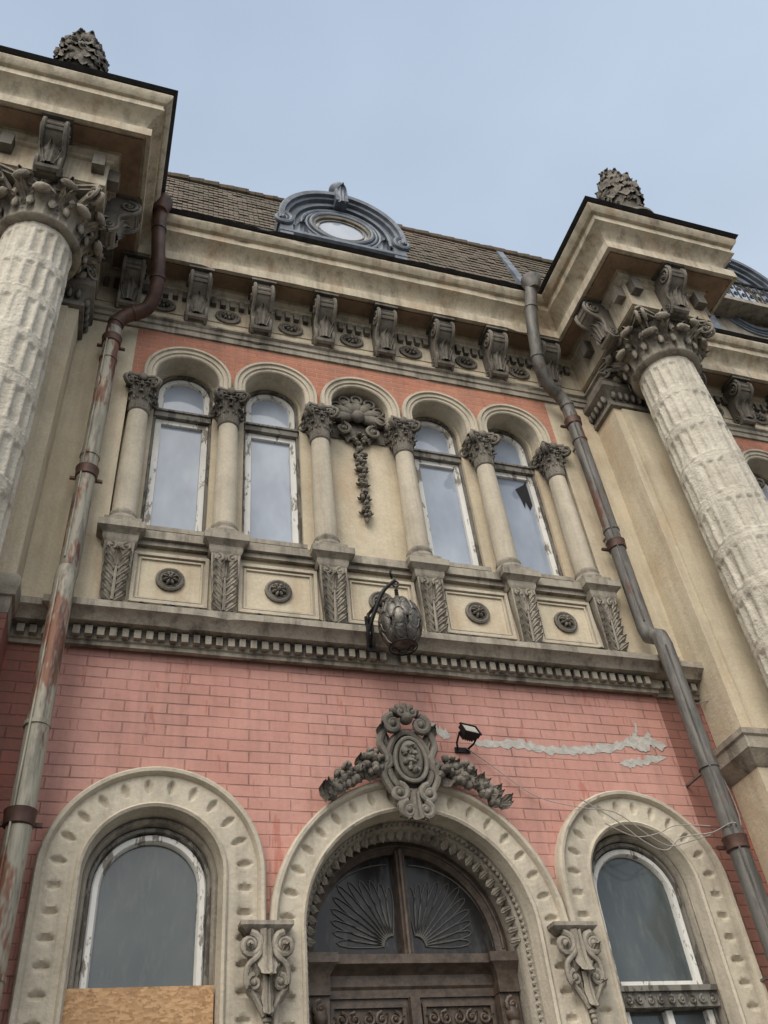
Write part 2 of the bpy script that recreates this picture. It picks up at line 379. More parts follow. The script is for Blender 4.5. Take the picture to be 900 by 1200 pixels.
for a,b in(PL,PR):
    path_mould(m,PIERPATH(a,b),[(-.01,10.52),(.05,10.54),(.05,10.60),(.02,10.63),(.03,10.74),(.08,10.82),(.13,10.86),(.13,10.95),(-.01,10.965)])
    for i in range(12):
        x=a+.04+(b-a-.08)*i/11;blob(m,T3(x,PD-.055,10.74),.035,.045,.075,8,6)
    for s,xx in((-1,a),(1,b)):
        for y in(-.40,-.30,-.20,-.10,-.02):blob(m,T3(xx+s*.055,y,10.74),.045,.035,.075,8,6)
obj('pier_capitals',m,DARK,B)
# ------------------------------------------------------------------ entablature
def fullpath(pd,a,b,c,d):
    return [(XL,0),(a,0),(a,pd),(b,pd),(b,0),(c,0),(c,pd),(d,pd),(d,0),(XR,0)]
m=M();path_mould(m,fullpath(PD,*PL,*PR),[(-.02,10.98),(.03,10.98),(.03,11.07),(.05,11.08),(.05,11.15),(.085,11.17),(.085,11.2),(-.02,11.21)],wear=.005)
obj('architrave_moulding',m,MID,B)
UP=[(-.05,11.40),(.012,11.40),(.012,11.86),(.05,11.88),(.05,11.93),(.10,11.97),(.10,12.02),(.38,12.03),(.38,12.0),(.43,12.0),(.43,12.17),(.405,12.175),(.405,12.20),(.36,12.22),(.35,12.28),(.38,12.38),(.45,12.46),(.53,12.51),(.53,12.55),(.515,12.555),(.515,12.66),(.56,12.67),(.60,12.72),(.615,12.77),(.60,12.82),(-.05,12.83)]
BP=fullpath(-1.56,*BL,*BR)
m=M();path_mould(m,BP,UP[4:],wear=.006);path_mould(m,BP,UP[:5]);obj('main_cornice',m,CREAM2,B,ang=30)
m=M()
for a,b in(BL,BR):box(m,a+.005,b-.005,-1.545,-.0,11.385,12.80)
obj('entablature_blocks',m,CREAM2,B,smooth=False)
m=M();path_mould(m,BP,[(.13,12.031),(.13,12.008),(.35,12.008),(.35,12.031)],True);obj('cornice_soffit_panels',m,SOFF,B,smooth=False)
m=M();path_mould(m,BP,[(-.3,12.84),(.64,12.845),(.66,12.86),(.64,12.885),(-.3,12.92)],wear=.006)
for a,b in(BL,BR):box(m,a+.02,b-.02,-1.5,.1,12.85,12.95)
obj('cornice_sheet_flashing',m,SHEET,B)
def bracket(m,T,w=.29):
    P=[(0,0),(.07,-.02),(.13,.02),(.17,.09),(.165,.17),(.155,.24),(.17,.33),(.23,.39),(.32,.44),(.375,.52),(.385,.61),(.35,.69),(.35,.73),(0,.73)]
    n=len(P);v=[T@Vector((s*w/2*.86,-o,z)) for s in(-1,1) for o,z in P]
    m.add(v,[tuple(range(n)),tuple(range(n,2*n))[::-1]]+[(i,i+n,(i+1)%n+n,(i+1)%n) for i in range(n)])
    bbox(m,T@T3(0,-.20,.755),w*1.14,.40,.05)
    for s in(-1,1):
        spiral(m,T@T3(s*w*.45,-.26,.57)@RZ(pi/2),.11,1.7,.026,6,20)
        spiral(m,T@T3(s*w*.45,-.085,.085)@RZ(pi/2),.075,1.5,.02,6,16,-1)
        tube(m,[T@Vector((s*w*.40,-o-.008,z)) for o,z in P[1:-2]],.026,6)
    for z,o in((.50,.355),(.56,.375),(.62,.372)):tube(m,[T@Vector((-w*.36,-o,z)),T@Vector((w*.36,-o,z))],.022,6)
    leaf(m,T@T3(0,-.155,.06)@RX(radians(6)),.10,.30,.05,4,12,.028)
    for s in(-1,1):leaf(m,T@T3(s*.05,-.155,.06)@RX(radians(6))@RY(s*.25),.05,.24,.04,3,8,.02)
    tube(m,[T@Vector((-w*.42,-.12,.035)),T@Vector((w*.42,-.12,.035))],.05,8)
m=M();BX=[-.36,.49,1.33,2.18,3.04,3.9,4.72,5.55]
xx=8.05
RBX=[];LBX=[]
while xx<XR-.3:RBX.append(xx);xx+=.85
xx=-2.65
while xx>XL+.3:LBX.append(xx);xx-=.85
for x in BX+RBX+LBX:bracket(m,T3(x,-.012,11.22)@RY(random.uniform(-.012,.012)))
for a,b in(BL,BR):
    bracket(m,T3((a+b)/2,-1.572,11.25),.30)
    for y in(-1.0,):
        bracket(m,T3(a-.012,y,11.25)@RZ(-pi/2),.30);bracket(m,T3(b+.012,y,11.25)@RZ(pi/2),.30)
    for x in(a+.1,b-.1):box(m,x-.07,x+.07,-1.70,-1.573,11.62,11.86)
    for y in(-1.46,-.5):
        box(m,a-.14,a-.013,y-.07,y+.07,11.62,11.86);box(m,b+.013,b+.14,y-.07,y+.07,11.62,11.86)
obj('cornice_brackets',m,DARK,B)
m=M()
def dent(x0,x1,y0,y1,z0,z1,w,g,mm,miss=.0):
    x=x0
    while x+w<x1:
        if random.random()>=miss:box(mm,x+random.uniform(-.003,.003),x+w+random.uniform(-.003,.003),y0+random.uniform(0,.012),y1,z0+random.uniform(0,.008),z1)
        x+=w+g
dent(-.7,6.1,-.085,-.0125,11.70,11.85,.07,.055,m);dent(7.45,XR,-.085,-.0125,11.70,11.85,.07,.055,m);dent(XL,-2.05,-.085,-.0125,11.70,11.85,.07,.055,m)
obj('frieze_dentils',m,DARK,B,smooth=False)
def rosette(m,x,y,z,R,sq=1.0):
    n=20;rt=random.uniform(0,.5)
    for rr,t in((R,.022),(R*.72,.015)):
        tube(m,[(x+rr*cos(a)*sq,y-.012,z+rr*sin(a)) for a in[2*pi*i/n for i in range(n+1)]],t,6,False)
    for i in range(8):
        a=2*pi*i/8+rt;blob(m,T3(x+R*.42*cos(a)*sq,y-.03,z+R*.42*sin(a))@RY(-a),R*.28,.035,R*.15,8,5,.06)
    blob(m,T3(x,y-.045,z),R*.2,.04,R*.2,8,6)
m=M();RX_=[(BX[i]+BX[i+1])/2 for i in range(7)]+[(RBX[i]+RBX[i+1])/2 for i in range(len(RBX)-1)]+[(LBX[i]+LBX[i+1])/2 for i in range(len(LBX)-1)]
for x in RX_:rosette(m,x,-.014,11.53,.115,1.3)
obj('frieze_roundels',m,DARK,B)
# ------------------------------------------------------------------ capitals and columns
def capital(m,cx,cy,z0,z1,r,a,nl=8,seg=24):
    H=z1-z0
    lathe(m,cx,cy,[(r*.98,z0-.03*H),(r*1.12,z0),(r*1.15,z0+.03*H),(r*1.08,z0+.06*H),(r*.98,z0+.08*H),(r*1.0,z0+.4*H),(r*1.1,z0+.7*H),(r*1.28,z0+.86*H)],seg)
    for k in range(nl):
        an=2*pi*k/nl
        leaf(m,T3(cx,cy,z0+.06*H)@RZ(an)@T3(0,-r*1.0,0),r*.44,.46*H,r*.30,4,12,.07*r,.85)
        leaf(m,T3(cx,cy,z0+.08*H)@RZ(an+pi/nl)@T3(0,-r*.98,0),r*.42,.74*H,r*.38,5,14,.07*r,.85)
        blob(m,T3(cx,cy,z0+.44*H)@RZ(an)@T3(0,-r*1.5,0),r*.26,r*.14,r*.13,8,6,.08)
        blob(m,T3(cx,cy,z0+.72*H)@RZ(an+pi/nl)@T3(0,-r*1.6,0),r*.26,r*.14,r*.13,8,6,.08)
        for q in(-1,1):
            blob(m,T3(cx,cy,z0+.30*H)@RZ(an)@T3(q*r*.28,-r*1.2,0),r*.10,r*.08,r*.20,7,5,.1)
            blob(m,T3(cx,cy,z0+.55*H)@RZ(an+pi/nl)@T3(q*r*.27,-r*1.28,0),r*.10,r*.08,r*.20,7,5,.1)
            leaf(m,T3(cx,cy,z0+.30*H)@RZ(an+q*.12)@T3(q*r*.1,-r*1.05,0)@RY(q*.6),r*.16,.28*H,r*.3,2,7,.05*r,.85)
    for k in range(4):
        an=pi/4+pi/2*k
        for s in(-1,1):
            spiral(m,T3(cx,cy,z0+.74*H)@RZ(an)@T3(s*r*.10,-a*1.22,0)@RZ(pi/2),.15*H,1.6,.038*H,6,18)
        tube(m,[T3(cx,cy,0)@RZ(an)@Vector((0,-r*1.0,z0+.5*H)),T3(cx,cy,0)@RZ(an)@Vector((0,-r*1.25,z0+.72*H)),T3(cx,cy,0)@RZ(an)@Vector((0,-a*1.2,z0+.88*H))],.07*H,6)
        blob(m,T3(cx,cy,z0+.90*H)@RZ(pi/2*k)@T3(0,-a*.92,0),.10*H,.07*H,.12*H,8,6)
        for s in(-1,1):spiral(m,T3(cx,cy,z0+.74*H)@RZ(pi/2*k)@T3(s*r*.35,-r*1.28,0),.10*H,1.3,.03*H,6,14,s)
    for z_a,z_b,sc in((z0+.88*H,z0+.94*H,.94),(z0+.94*H,z1,1.0)):
        P=[]
        for k in range(4):
            c0=pi/4+pi/2*k
            A=Vector((cos(c0),sin(c0)))*a*1.38*sc;Bv=Vector((cos(c0+pi/2),sin(c0+pi/2)))*a*1.38*sc
            tdir=(Bv-A).normalized();A2=A+tdir*.07*a;B2=Bv-tdir*.07*a
            for i in range(8):
                t=i/7;q=A2.lerp(B2,t);q=q*(1-.16*4*t*(1-t));P.append(q)
        n=len(P);v=[(cx+p.x,cy+p.y,z_a) for p in P]+[(cx+p.x,cy+p.y,z_b) for p in P]
        m.add(v,[tuple(range(n))[::-1],tuple(range(n,2*n))]+[(i,(i+1)%n,(i+1)%n+n,i+n) for i in range(n)])
mS=M();mC=M();mB=M()
def smallcol(x):
    lathe(mS,x,.05,[(.125,7.86),(.128,8.2),(.124,8.8),(.112,9.42)],24)
    lathe(mB,x,.05,[(.165,7.70),(.175,7.73),(.165,7.77),(.14,7.79),(.14,7.81),(.15,7.83),(.145,7.86),(.13,7.88)],24)
    box(mB,x-.18,x+.18,-.13,.2,7.625,7.705)
    capital(mC,x,.05,9.44,9.985,.112,.17,8,16)
for x in COLX+RW+LW:smallcol(x)
obj('arcade_column_shafts',mS,ARCHM,B);obj('arcade_column_bases',mB,MID,B);obj('arcade_column_capitals',mC,DARK,B)
def bigcol(cx):
    cy=-1.0;m=M();z0,z1=5.1,10.75;nz=300;nt=240;v=[];f=[]
    DH=.62
    for j in range(nz+1):
        z=z0+(z1-z0)*j/nz;t=(z-z0)/(z1-z0);R=.43-.055*t**1.4
        drum=(z-z0)/DH;di=math.floor(drum);ph=drum-di
        for i in range(nt):
            a=2*pi*i/nt;p=(a*20/(2*pi))%1.0
            g=max(0,1-((p-.5)/.36)**2)**.5
            nn=noise.noise(Vector((cos(a)*1.8,sin(a)*1.8,z*.9+cx)))
            nf=noise.noise(Vector((cos(a)*6,sin(a)*6,z*5+cx)))
            nh=noise.noise(Vector((cos(a)*20,sin(a)*20,z*18)))
            e0=.07+.05*nf;e1=.84+.10*nn+.04*nf
            wz=max(0,min(1,(ph-e0)/.04))*max(0,min(1,(e1-ph)/.04))
            dep=.027*wz*max(.12,min(1,1.0-(nn-.18)*3))
            r=R-dep*g+.008*nf+.003*nh
            if ph<.018:r-=.006
            v.append((cx+r*cos(a),cy+r*sin(a),z))
    for j in range(nz):
        for i in range(nt):f.append((j*nt+i,j*nt+(i+1)%nt,(j+1)*nt+(i+1)%nt,(j+1)*nt+i))
    m.add(v,f);obj('colossal_column_shaft',m,SHAFT,B,ang=80)
    m=M();lathe(m,cx,cy,[(.52,4.72),(.55,4.78),(.55,4.84),(.52,4.88),(.48,4.92),(.48,4.96),(.51,5.0),(.51,5.05),(.46,5.1),(.43,5.13)],40);box(m,cx-.56,cx+.56,-1.56,PD-.003,4.6,4.73)
    box(m,cx-.54,cx+.54,-1.54,PD-.004,0,4.20)
    pp=[(cx-.54,PD-.002),(cx-.54,-1.54),(cx+.54,-1.54),(cx+.54,PD-.002)]
    path_mould(m,pp,[(-.5,4.18),(0,4.18),(.02,4.24),(.02,4.28),(.05,4.33),(.09,4.38),(.09,4.48),(.11,4.50),(.11,4.56),(.02,4.6),(-.5,4.6)])
    path_mould(m,pp,[(-.1,0),(.1,0),(.1,.5),(.05,.58),(-.1,.6)])
    obj('colossal_column_pedestal',m,MID,B)
    m=M();capital(m,cx,cy,10.70,11.38,.41,.60,8,40);obj('colossal_column_capital',m,MID,B)
bigcol(CXL);bigcol(CXR)
m=M()
for a,b in(PR,):
    path_mould(m,PIERPATH(a,b),[(-.01,5.2),(.04,5.24),(.08,5.32),(.12,5.36),(.12,5.48),(.14,5.5),(.14,5.56),(.03,5.62),(-.01,5.62)])
obj('pier_base_mouldings',m,MID,B)
# ------------------------------------------------------------------ arcade archivolts
m=M()
for x in WINX+wxR+wxL:
    arch_sweep(m,x,10.16,9.99,[(.372,.24),(.372,-.02),(.385,-.035),(.42,-.035),(.425,-.055),(.475,-.055),(.48,-.08),(.51,-.08),(.522,-.06),(.522,.0)],32)
obj('arcade_archivolts',m,ARCHM,B,ang=35)
mw=M();mo=M();mg=M();msill=M()
def upwin(x,arch=True):
    arch_sweep(mo,x,10.19,7.86,[(.345,.42),(.345,.27),(.315,.26),(.31,.30),(.31,.40)],28)
    box(mo,x-.33,x+.33,.245,.36,9.70,9.80);box(mo,x-.34,x+.34,.225,.36,9.785,9.815);box(mo,x-.34,x+.34,.22,.4,7.86,7.93)
    arch_sweep(mw,x,10.17,9.82,[(.308,.36),(.308,.30),(.250,.295),(.238,.32),(.238,.36)],28)
    box(mw,x-.307,x+.307,.30,.36,9.816,9.87)
    for s in(-1,1):box(mw,x+s*.273-.034,x+s*.273+.034,.298,.36,7.935,9.695)
    for z in(7.935,9.625):box(mw,x-.238,x+.238,.30,.36,z,z+.07)
    disc_half(mg,x,10.17,7.95,.28,.34)
    box(msill,x-.36,x+.36,.12,.28,7.80,7.858)
for i,x in enumerate(WINX):
    if i!=2:upwin(x)
for x in wxR+wxL:upwin(x)
obj('window_outer_frames',mo,OLDWOOD,B);obj('window_white_sashes',mw,WHITE,B);obj('upper_window_panes',mg,GUP,B,smooth=False);obj('window_sills',msill,MID,B)
m=M();P=[(4.80,9.45),(4.93,9.55),(4.98,9.62),(4.99,9.2),(4.94,9.1),(4.90,9.24),(4.87,9.12),(4.84,9.3)]
m.add([(x,.335,z) for x,z in P],[tuple(range(len(P)))]);obj('broken_pane_hole',m,ROOMDARK,B,smooth=False)
# niche: shell + garland
m=M();cx=2.625
disc_half(m,cx,10.16,9.75,.372,.20)
for k in range(7):
    a=radians(-10+200*k/6);bx,bz=cx+.21*cos(a),10.12+.20*sin(a)
    blob(m,T3(bx,.14,bz)@RY(-a),.17,.07,.085,10,7);tube(m,[(bx+.10*cos(a)+.07*cos(q)*1.0,.09,bz+.09*sin(a)+.07*sin(q)) for q in[2*pi*i/12 for i in range(13)]],.018,6,False)
blob(m,T3(cx,.10,10.10),.09,.08,.09,10,8)
for s in(-1,1):
    spiral(m,T3(cx+s*.2,.12,9.86),.10,1.6,.03,6,18,s);leaf(m,T3(cx+s*.1,.18,9.72)@RY(s*.5),.08,.25,.06)
for k in range(30):
    t=k/29;z=9.78-t*1.35
    for q in range(3):
        blob(m,T3(cx+random.uniform(-1,1)*.05*(1.1-t*.6)*(1+.5*sin(k*1.2)),.17-random.uniform(0,.05),z+random.uniform(-.02,.02))@RY(random.uniform(0,3)),.04*(1.1-.4*t)*random.uniform(.7,1.2),.04,.024,7,5,.1)
    if k%5==2:
        for s in(-1,1):leaf(m,T3(cx,.2,z)@RY(s*1.9),.03,.10,.02,2,6,.01)
tube(m,[(cx+.012*sin(i*1.3),.19,9.9-i*.08) for i in range(20)],.012,6)
blob(m,T3(cx,.16,8.40),.03,.03,.07)
obj('niche_shell_and_garland',m,DARK,B)
# ------------------------------------------------------------------ pedestal band
mp=M();mr=M();mf=M();ml=M()
def band(cols,x0,x1):
    for x in cols:
        v=[];
        for z,h,d in((6.62,.10,-.07),(6.9,.105,-.09),(7.2,.125,-.12),(7.40,.135,-.13)):
            v+=[(x-h,0,z),(x-h,d,z),(x+h,d,z),(x+h,0,z)]
        mp.add(v,[(4*i+j,4*i+j+1,4*i+5+j,4*i+4+j) for i in range(3) for j in range(3)])
        path_mould(mp,[(x-.14,0.),(x-.14,-.12),(x+.14,-.12),(x+.14,0.)],[(-.1,7.38),(.01,7.38),(.03,7.42),(.03,7.47),(.06,7.50),(.09,7.52),(.09,7.60),(-.1,7.612)])
        path_mould(mp,[(x-.10,0.),(x-.10,-.07),(x+.10,-.07),(x+.10,0.)],[(-.1,6.615),(.03,6.615),(.03,6.66),(.01,6.68),(-.1,6.68)])
        acanthus(ml,T3(x,-.07,6.70)@RX(radians(4.5)),.125,.54,6,.022,-.2)
        for s in(-1,1):
            spiral(ml,T3(x+s*.07,-.135,7.32),.05,1.4,.018,6,14,s)
            tube(ml,[(x+s*.105,-.075,6.70),(x+s*.11,-.095,6.95),(x+s*.13,-.125,7.22),(x+s*.135,-.135,7.37)],.013,6)
    for i in range(len(cols)-1):
        a,b=cols[i]+.12,cols[i+1]-.12;c=(a+b)/2
        box(mp,a,b,-.06,.0,7.44,7.50);box(mp,a,b,-.10,.0,7.50,7.60)
        for off,th,yy in((.03,.035,-.035),(.085,.02,-.02)):
            X0,X1,Z0,Z1=a+off,b-off,6.76+off-.03,7.37-off+.03
            box(mf,X0,X1,yy,-.002,Z0,Z0+th);box(mf,X0,X1,yy,-.002,Z1-th,Z1);box(mf,X0,X0+th,yy+.001,-.002,Z0+th,Z1-th);box(mf,X1-th,X1,yy+.001,-.002,Z0+th,Z1-th)
        rosette(mr,c,-.004,7.07,.12)
band(COLX,0,0);band(RW,0,0);band(LW,0,0)
obj('parapet_pedestals',mp,MID,B);obj('parapet_panel_frames',mf,ARCHM,B,smooth=False);obj('parapet_rosettes',mr,DARK,B);obj('pedestal_acanthus',ml,MID,B)
m=M();box(m,-.2,5.43,-.02,.22,7.612,7.628);box(m,RW[0]-.14,RW[-1]+.14,0,.22,7.612,7.628);box(m,LW[0]-.14,LW[-1]+.14,0,.22,7.612,7.628);obj('arcade_sill',m,MID,B,smooth=False)
# ------------------------------------------------------------------ string course
SP=[(-.02,6.20),(.03,6.20),(.03,6.24),(.05,6.25),(.05,6.36),(.16,6.37),(.18,6.40),(.22,6.44),(.26,6.46),(.26,6.53),(.10,6.60),(-.02,6.61)]
m=M()
path_mould(m,[(PL[1],0),(-.36,0),(-.36,-.06),(5.58,-.06),(5.58,0),(PR[0],0)],SP,wear=.006)
path_mould(m,[(XL,0),(PL[0],0)],SP);path_mould(m,[(PR[1],0),(XR,0)],SP)
path_mould(m,[(PL[0],PD),(PL[1],PD),(PL[1],0)],[(a*.22,z) for a,z in SP])
obj('string_course',m,MID,B,ang=30)
m=M();dent(-.34,5.56,-.17,-.1,6.26,6.35,.06,.045,m,.02);dent(-.8,-.42,-.11,-.04,6.26,6.35,.06,.045,m);dent(5.62,6.12,-.11,-.04,6.26,6.35,.06,.045,m);dent(7.4,XR,-.11,-.04,6.26,6.35,.06,.045,m);dent(XL,-2.1,-.11,-.04,6.26,6.35,.06,.045,m)
obj('string_course_dentils',m,MID,B,smooth=False)
m=M()
for k in range(170):
    x=random.uniform(-.3,5.5) if random.random()<.5 else random.gauss(random.choice([.55,1.9,3.2,4.6]),.25)
    if not -.3<x<5.5:continue
    blob(m,T3(x,-.24+random.uniform(0,.08),6.575),random.uniform(.02,.07),.04,random.uniform(.01,.028),7,4,.2)
obj('moss_on_string_course',m,SHEET,B)
# ------------------------------------------------------------------ lower arches
def archivolt(cx,zc,rin,rout,zb,name):
    m=M();rm=(rin+rout)/2+.005
    prof=[(rin-.02,.30),(rin-.02,.02),(rin-.005,-.02),(rin,-.07),(rin+.02,-.085),(rin+.035,-.075),(rin+.04,-.06)]
    a,b=rin+.045,rout-.065;K=18
    for i in range(K+1):prof.append((a+(b-a)*i/K,-.06))
    prof+=[(rout-.06,-.085),(rout-.045,-.11),(rout-.02,-.115),(rout-.005,-.10),(rout,-.07),(rout,.0)]
    arch_sweep(m,cx,zc,zb,prof,int(rm*pi/.012),dim=(rm,rm*pi/round(rm*pi/.185),.072,.036))
    obj(name,m,ARCHM,B,ang=45)
archivolt(.53,4.22,.53,.86,.4,'window_archivolt');archivolt(2.68,3.82,.98,1.262,.4,'door_archivolt');archivolt(4.81,4.22,.53,.855,.4,'window_archivolt')
for x in lwR+lwL:archivolt(x,4.22,.53,.86,.4,'window_archivolt')
m=M();box(m,1.36,1.45,-.05,.0,.4,3.9);box(m,3.93,3.97,-.05,.0,.4,3.9)
for x in[.53,4.81]+lwR+lwL:box(m,x-.53,x+.53,-.06,.28,1.16,1.32)
path_mould(m,[(-.44,-.0),(-.44,-.14),(1.67,-.14),(1.67,0)],[(-.1,0),(.05,0),(.05,.38),(.0,.42),(-.1,.42)]);path_mould(m,[(3.69,0),(3.69,-.14),(5.72,-.14),(5.72,0)],[(-.1,0),(.05,0),(.05,.38),(.0,.42),(-.1,.42)])
obj('base_plinth',m,MID,B)
mw=M();mo=M();mg=M();mc=M()
def lowwin(x):
    arch_sweep(mc,x,4.20,1.32,[(.515,.30),(.515,.08),(.49,.07),(.475,.10),(.47,.13),(.47,.25)],32)
    arch_sweep(mo,x,4.19,1.32,[(.472,.28),(.472,.14),(.455,.13),(.44,.13),(.435,.16),(.435,.25)],32)
    arch_sweep(mw,x,4.18,3.42,[(.433,.24),(.433,.165),(.42,.15),(.385,.15),(.37,.175),(.37,.24)],32)
    box(mw,x-.37,x+.37,.155,.24,3.42,3.48);disc_half(mg,x,4.18,3.45,.41,.205)
    box(mo,x-.468,x+.468,.06,.25,3.26,3.38);box(mo,x-.469,x+.469,.03,.25,3.375,3.418)
    box(mw,x-.43,x-.37,.14,.24,1.33,3.25);box(mw,x+.37,x+.43,.14,.24,1.33,3.25);box(mw,x-.03,x+.03,.13,.24,1.33,3.25)
    box(mg,x-.4,x+.4,.2,.21,1.33,3.26)
    for k in range(9):
        spiral(mo,T3(x-.4+.1*k,.045,3.31),.035,1.2,.012,5,10,1 if k%2 else -1)
for x in[.53,4.81]+lwR+lwL:lowwin(x)
obj('lower_window_reveals',mc,MID,B,ang=35);obj('lower_window_outer_frames',mo,OLDWOOD,B);obj('lower_window_sashes',mw,WHITE,B);obj('lower_window_panes',mg,GLOW,B,smooth=False)
m=M();bbox(m,T3(.52,.02,2.91)@RY(radians(-.5)),1.02,.03,1.10);obj('plywood_board',m,OSB,None,smooth=False)
def acorbel(m,x):
    T=T3(x,-.10,3.16)
    for s in(-1,1):
        spiral(m,T@T3(s*.125,-.07,.52),.085,1.7,.032,8,22,s)
        spiral(m,T@T3(s*.095,-.06,.27),.055,1.5,.024,7,16,-s)
        tube(m,crom([T@Vector((s*.045,-.05,.58)),T@Vector((s*.06,-.08,.46)),T@Vector((s*.14,-.07,.38)),T@Vector((s*.15,-.06,.27)),T@Vector((s*.085,-.06,.17)),T@Vector((s*.02,-.05,.06))]),.022,7)
        leaf(m,T@T3(s*.03,-.03,.12)@RY(s*.75),.045,.17,.05,3,9,.018)
        leaf(m,T@T3(s*.05,-.04,.34)@RY(s*.5),.05,.20,.06,3,9,.018)
    leaf(m,T@T3(0,-.05,.62)@RY(pi),.075,.34,.07,4,14,.035,.8)
    leaf(m,T@T3(0,-.06,.30)@RY(pi),.045,.26,.04,3,12,.025,.8)
    for q in range(5):blob(m,T@T3(0,-.05,.03-q*.035),.034-.005*q,.03,.024,8,5)
    path_mould(m,[(x-.15,-.03),(x-.15,-.14),(x+.15,-.14),(x+.15,-.03)],[(-.1,3.77),(.0,3.77),(.03,3.80),(.05,3.82),(.05,3.85),(-.1,3.87)])
m=M();acorbel(m,1.38);acorbel(m,3.94);obj('acanthus_corbels',m,MID,B)
# ------------------------------------------------------------------ cartouche
m=M();X,Y,Z=2.655,-.14,5.20
T=T3(X,Y,Z)@Matrix.Diagonal((.90,1,.95,1))
blob(m,T@T3(0,.03,0),.21,.12,.29,20,14);blob(m,T@T3(0,-.07,0),.13,.07,.20,18,12)
for rr,t,yy in((1,.036,-.03),(.72,.022,-.085)):
    tube(m,[T@Vector((.22*rr*cos(a)*(1-.12*sin(a)),yy,.30*rr*sin(a))) for a in[2*pi*i/28 for i in range(29)]],t,8,False)
for q in range(22):blob(m,T@T3(random.uniform(-.08,.08),-.135,random.uniform(-.14,.14)),random.uniform(.015,.035),.03,random.uniform(.015,.03),7,5,.2)
for s in(-1,1):
    spiral(m,T@T3(s*.15,-.08,.36),.095,1.7,.036,8,22,-s);spiral(m,T@T3(s*.25,-.05,-.02),.075,1.5,.03,8,18,s);spiral(m,T@T3(s*.15,-.07,-.33),.09,1.6,.034,8,20,s)
    tube(m,crom([T@Vector((s*.2,-.03,-.30)),T@Vector((s*.28,-.04,-.15)),T@Vector((s*.23,-.05,.02)),T@Vector((s*.29,-.04,.18)),T@Vector((s*.22,-.05,.34))]),.035,8)
    leaf(m,T@T3(s*.2,-.01,.12)@RY(s*.35),.07,.24,.07,3)
    spiral(m,T@T3(s*.06,-.12,.47),.055,1.4,.022,7,16,s)
for k in range(5):
    a=radians(90+(k-2)*26);blob(m,T@T3(.13*cos(a),-.06,.42+.12*sin(a))@RY(-(a-pi/2)),.035,.05,.07,8,6)
blob(m,T@T3(0,-.09,.42),.07,.07,.06,10,8);tube(m,[T@Vector((.19*cos(a),-.03,.38+.17*sin(a))) for a in[pi*i/12 for i in range(13)]],.026,7)
for s in(-1,1):spiral(m,T@T3(s*.085,-.10,-.50),.08,1.6,.032,8,20,-s);tube(m,[T@Vector((s*.12,-.05,-.35)),T@Vector((s*.16,-.08,-.45)),T@Vector((s*.08,-.1,-.58))],.028,8)
leaf(m,T@T3(0,-.07,-.34)@RY(pi),.08,.30,.07,4,14,.04)
box(m,X-.10,X+.10,-.16,-.05,4.74,4.95)
obj('cartouche_crest',m,DARK,B)
m=M()
for s in(-1,1):
    for k in range(95):
        t=random.random();ang=radians(90)-s*(.20+.43*t);th=.13*(1-t)**.6+.03
        r=1.29+random.uniform(0,1)*th*1.4
        x=2.68+r*cos(ang);z=3.82+r*sin(ang);q=random.uniform(.6,1.2)
        blob(m,T3(x,-.13-random.uniform(0,.10)*(1.2-t),z)@RY(random.uniform(0,3)),.045*q,.05*q,.036*q,9,7,.1)
    for k in range(14):
        t=k/13;ang=radians(90)-s*(.20+.46*t);r=1.27+.12*random.random()*(1-t);x=2.68+r*cos(ang);z=3.82+r*sin(ang)
        leaf(m,T3(x,-.15,z)@RY(s*random.uniform(.3,2.2)),.05,.13,.06,3,9,.022)
obj('fruit_swags',m,DARK,B)
# ------------------------------------------------------------------ door
m=M();cx,zc=2.68,3.82
arch_sweep(m,cx,zc,.4,[(.975,.0),(.955,.10),(.94,.10),(.94,.14),(.92,.16),(.90,.24),(.90,.52)],40)
obj('door_reveal_moulding',m,MID,B)
m=M()
for i in range(60):
    a=pi*i/59;blob(m,T3(cx+.945*cos(a),.12,zc+.945*sin(a)),.022,.03,.022,7,5)
for i in range(40):
    for s in(-1,1):blob(m,T3(cx+s*.945,.12,zc-.05*i-.05),.022,.03,.022,6,4)
for i in range(34):
    a=pi*i/33;leaf(m,T3(cx+.925*cos(a),.18,zc+.925*sin(a))@RY(-(a+pi/2))@RX(-.9),.035,.09,.02,2,6,.012)
obj('door_beading',m,MID,B)
m=M();yd=.46
arch_sweep(m,cx,zc,3.7,[(.90,yd+.1),(.90,yd-.06),(.87,yd-.07),(.82,yd-.03),(.80,yd-.02),(.80,yd+.08)],40)
for r in(.86,):tube(m,[(cx+r*cos(a),yd-.06,zc+r*sin(a)) for a in[pi*i/30 for i in range(31)]],.015,6)
box(m,cx-.04,cx+.04,yd-.07,yd+.05,3.74,4.64);tube(m,[(cx,yd-.08,3.74),(cx,yd-.08,4.64)],.022,8)
path_mould(m,[(cx-.9,yd),(cx+.9,yd)],[(-.05,3.46),(.04,3.46),(.04,3.52),(.06,3.54),(.06,3.62),(.12,3.66),(.17,3.68),(.17,3.75),(.02,3.78),(-.05,3.78)])
for s in(-1,1):
    x=cx+s*.80
    path_mould(m,[(x-.09,yd-.04),(x-.09,yd-.16),(x+.09,yd-.16),(x+.09,yd-.04)],[(-.09,3.46),(.0,3.46),(.0,3.60),(.04,3.66),(.06,3.68),(.06,3.752),(-.09,3.76)])
    box(m,x-.085,x+.085,yd-.13,yd,.45,3.46)
    for zz in(3.30,3.2):blob(m,T3(x,yd-.15,zz),.06,.05,.07,10,8)
    spiral(m,T3(x,yd-.17,3.36),.06,1.5,.02,6,16)
box(m,cx-.72,cx+.72,yd-.02,yd+.05,.45,3.46)
box(m,cx-.04,cx+.04,yd-.09,yd-.02,.45,3.46)
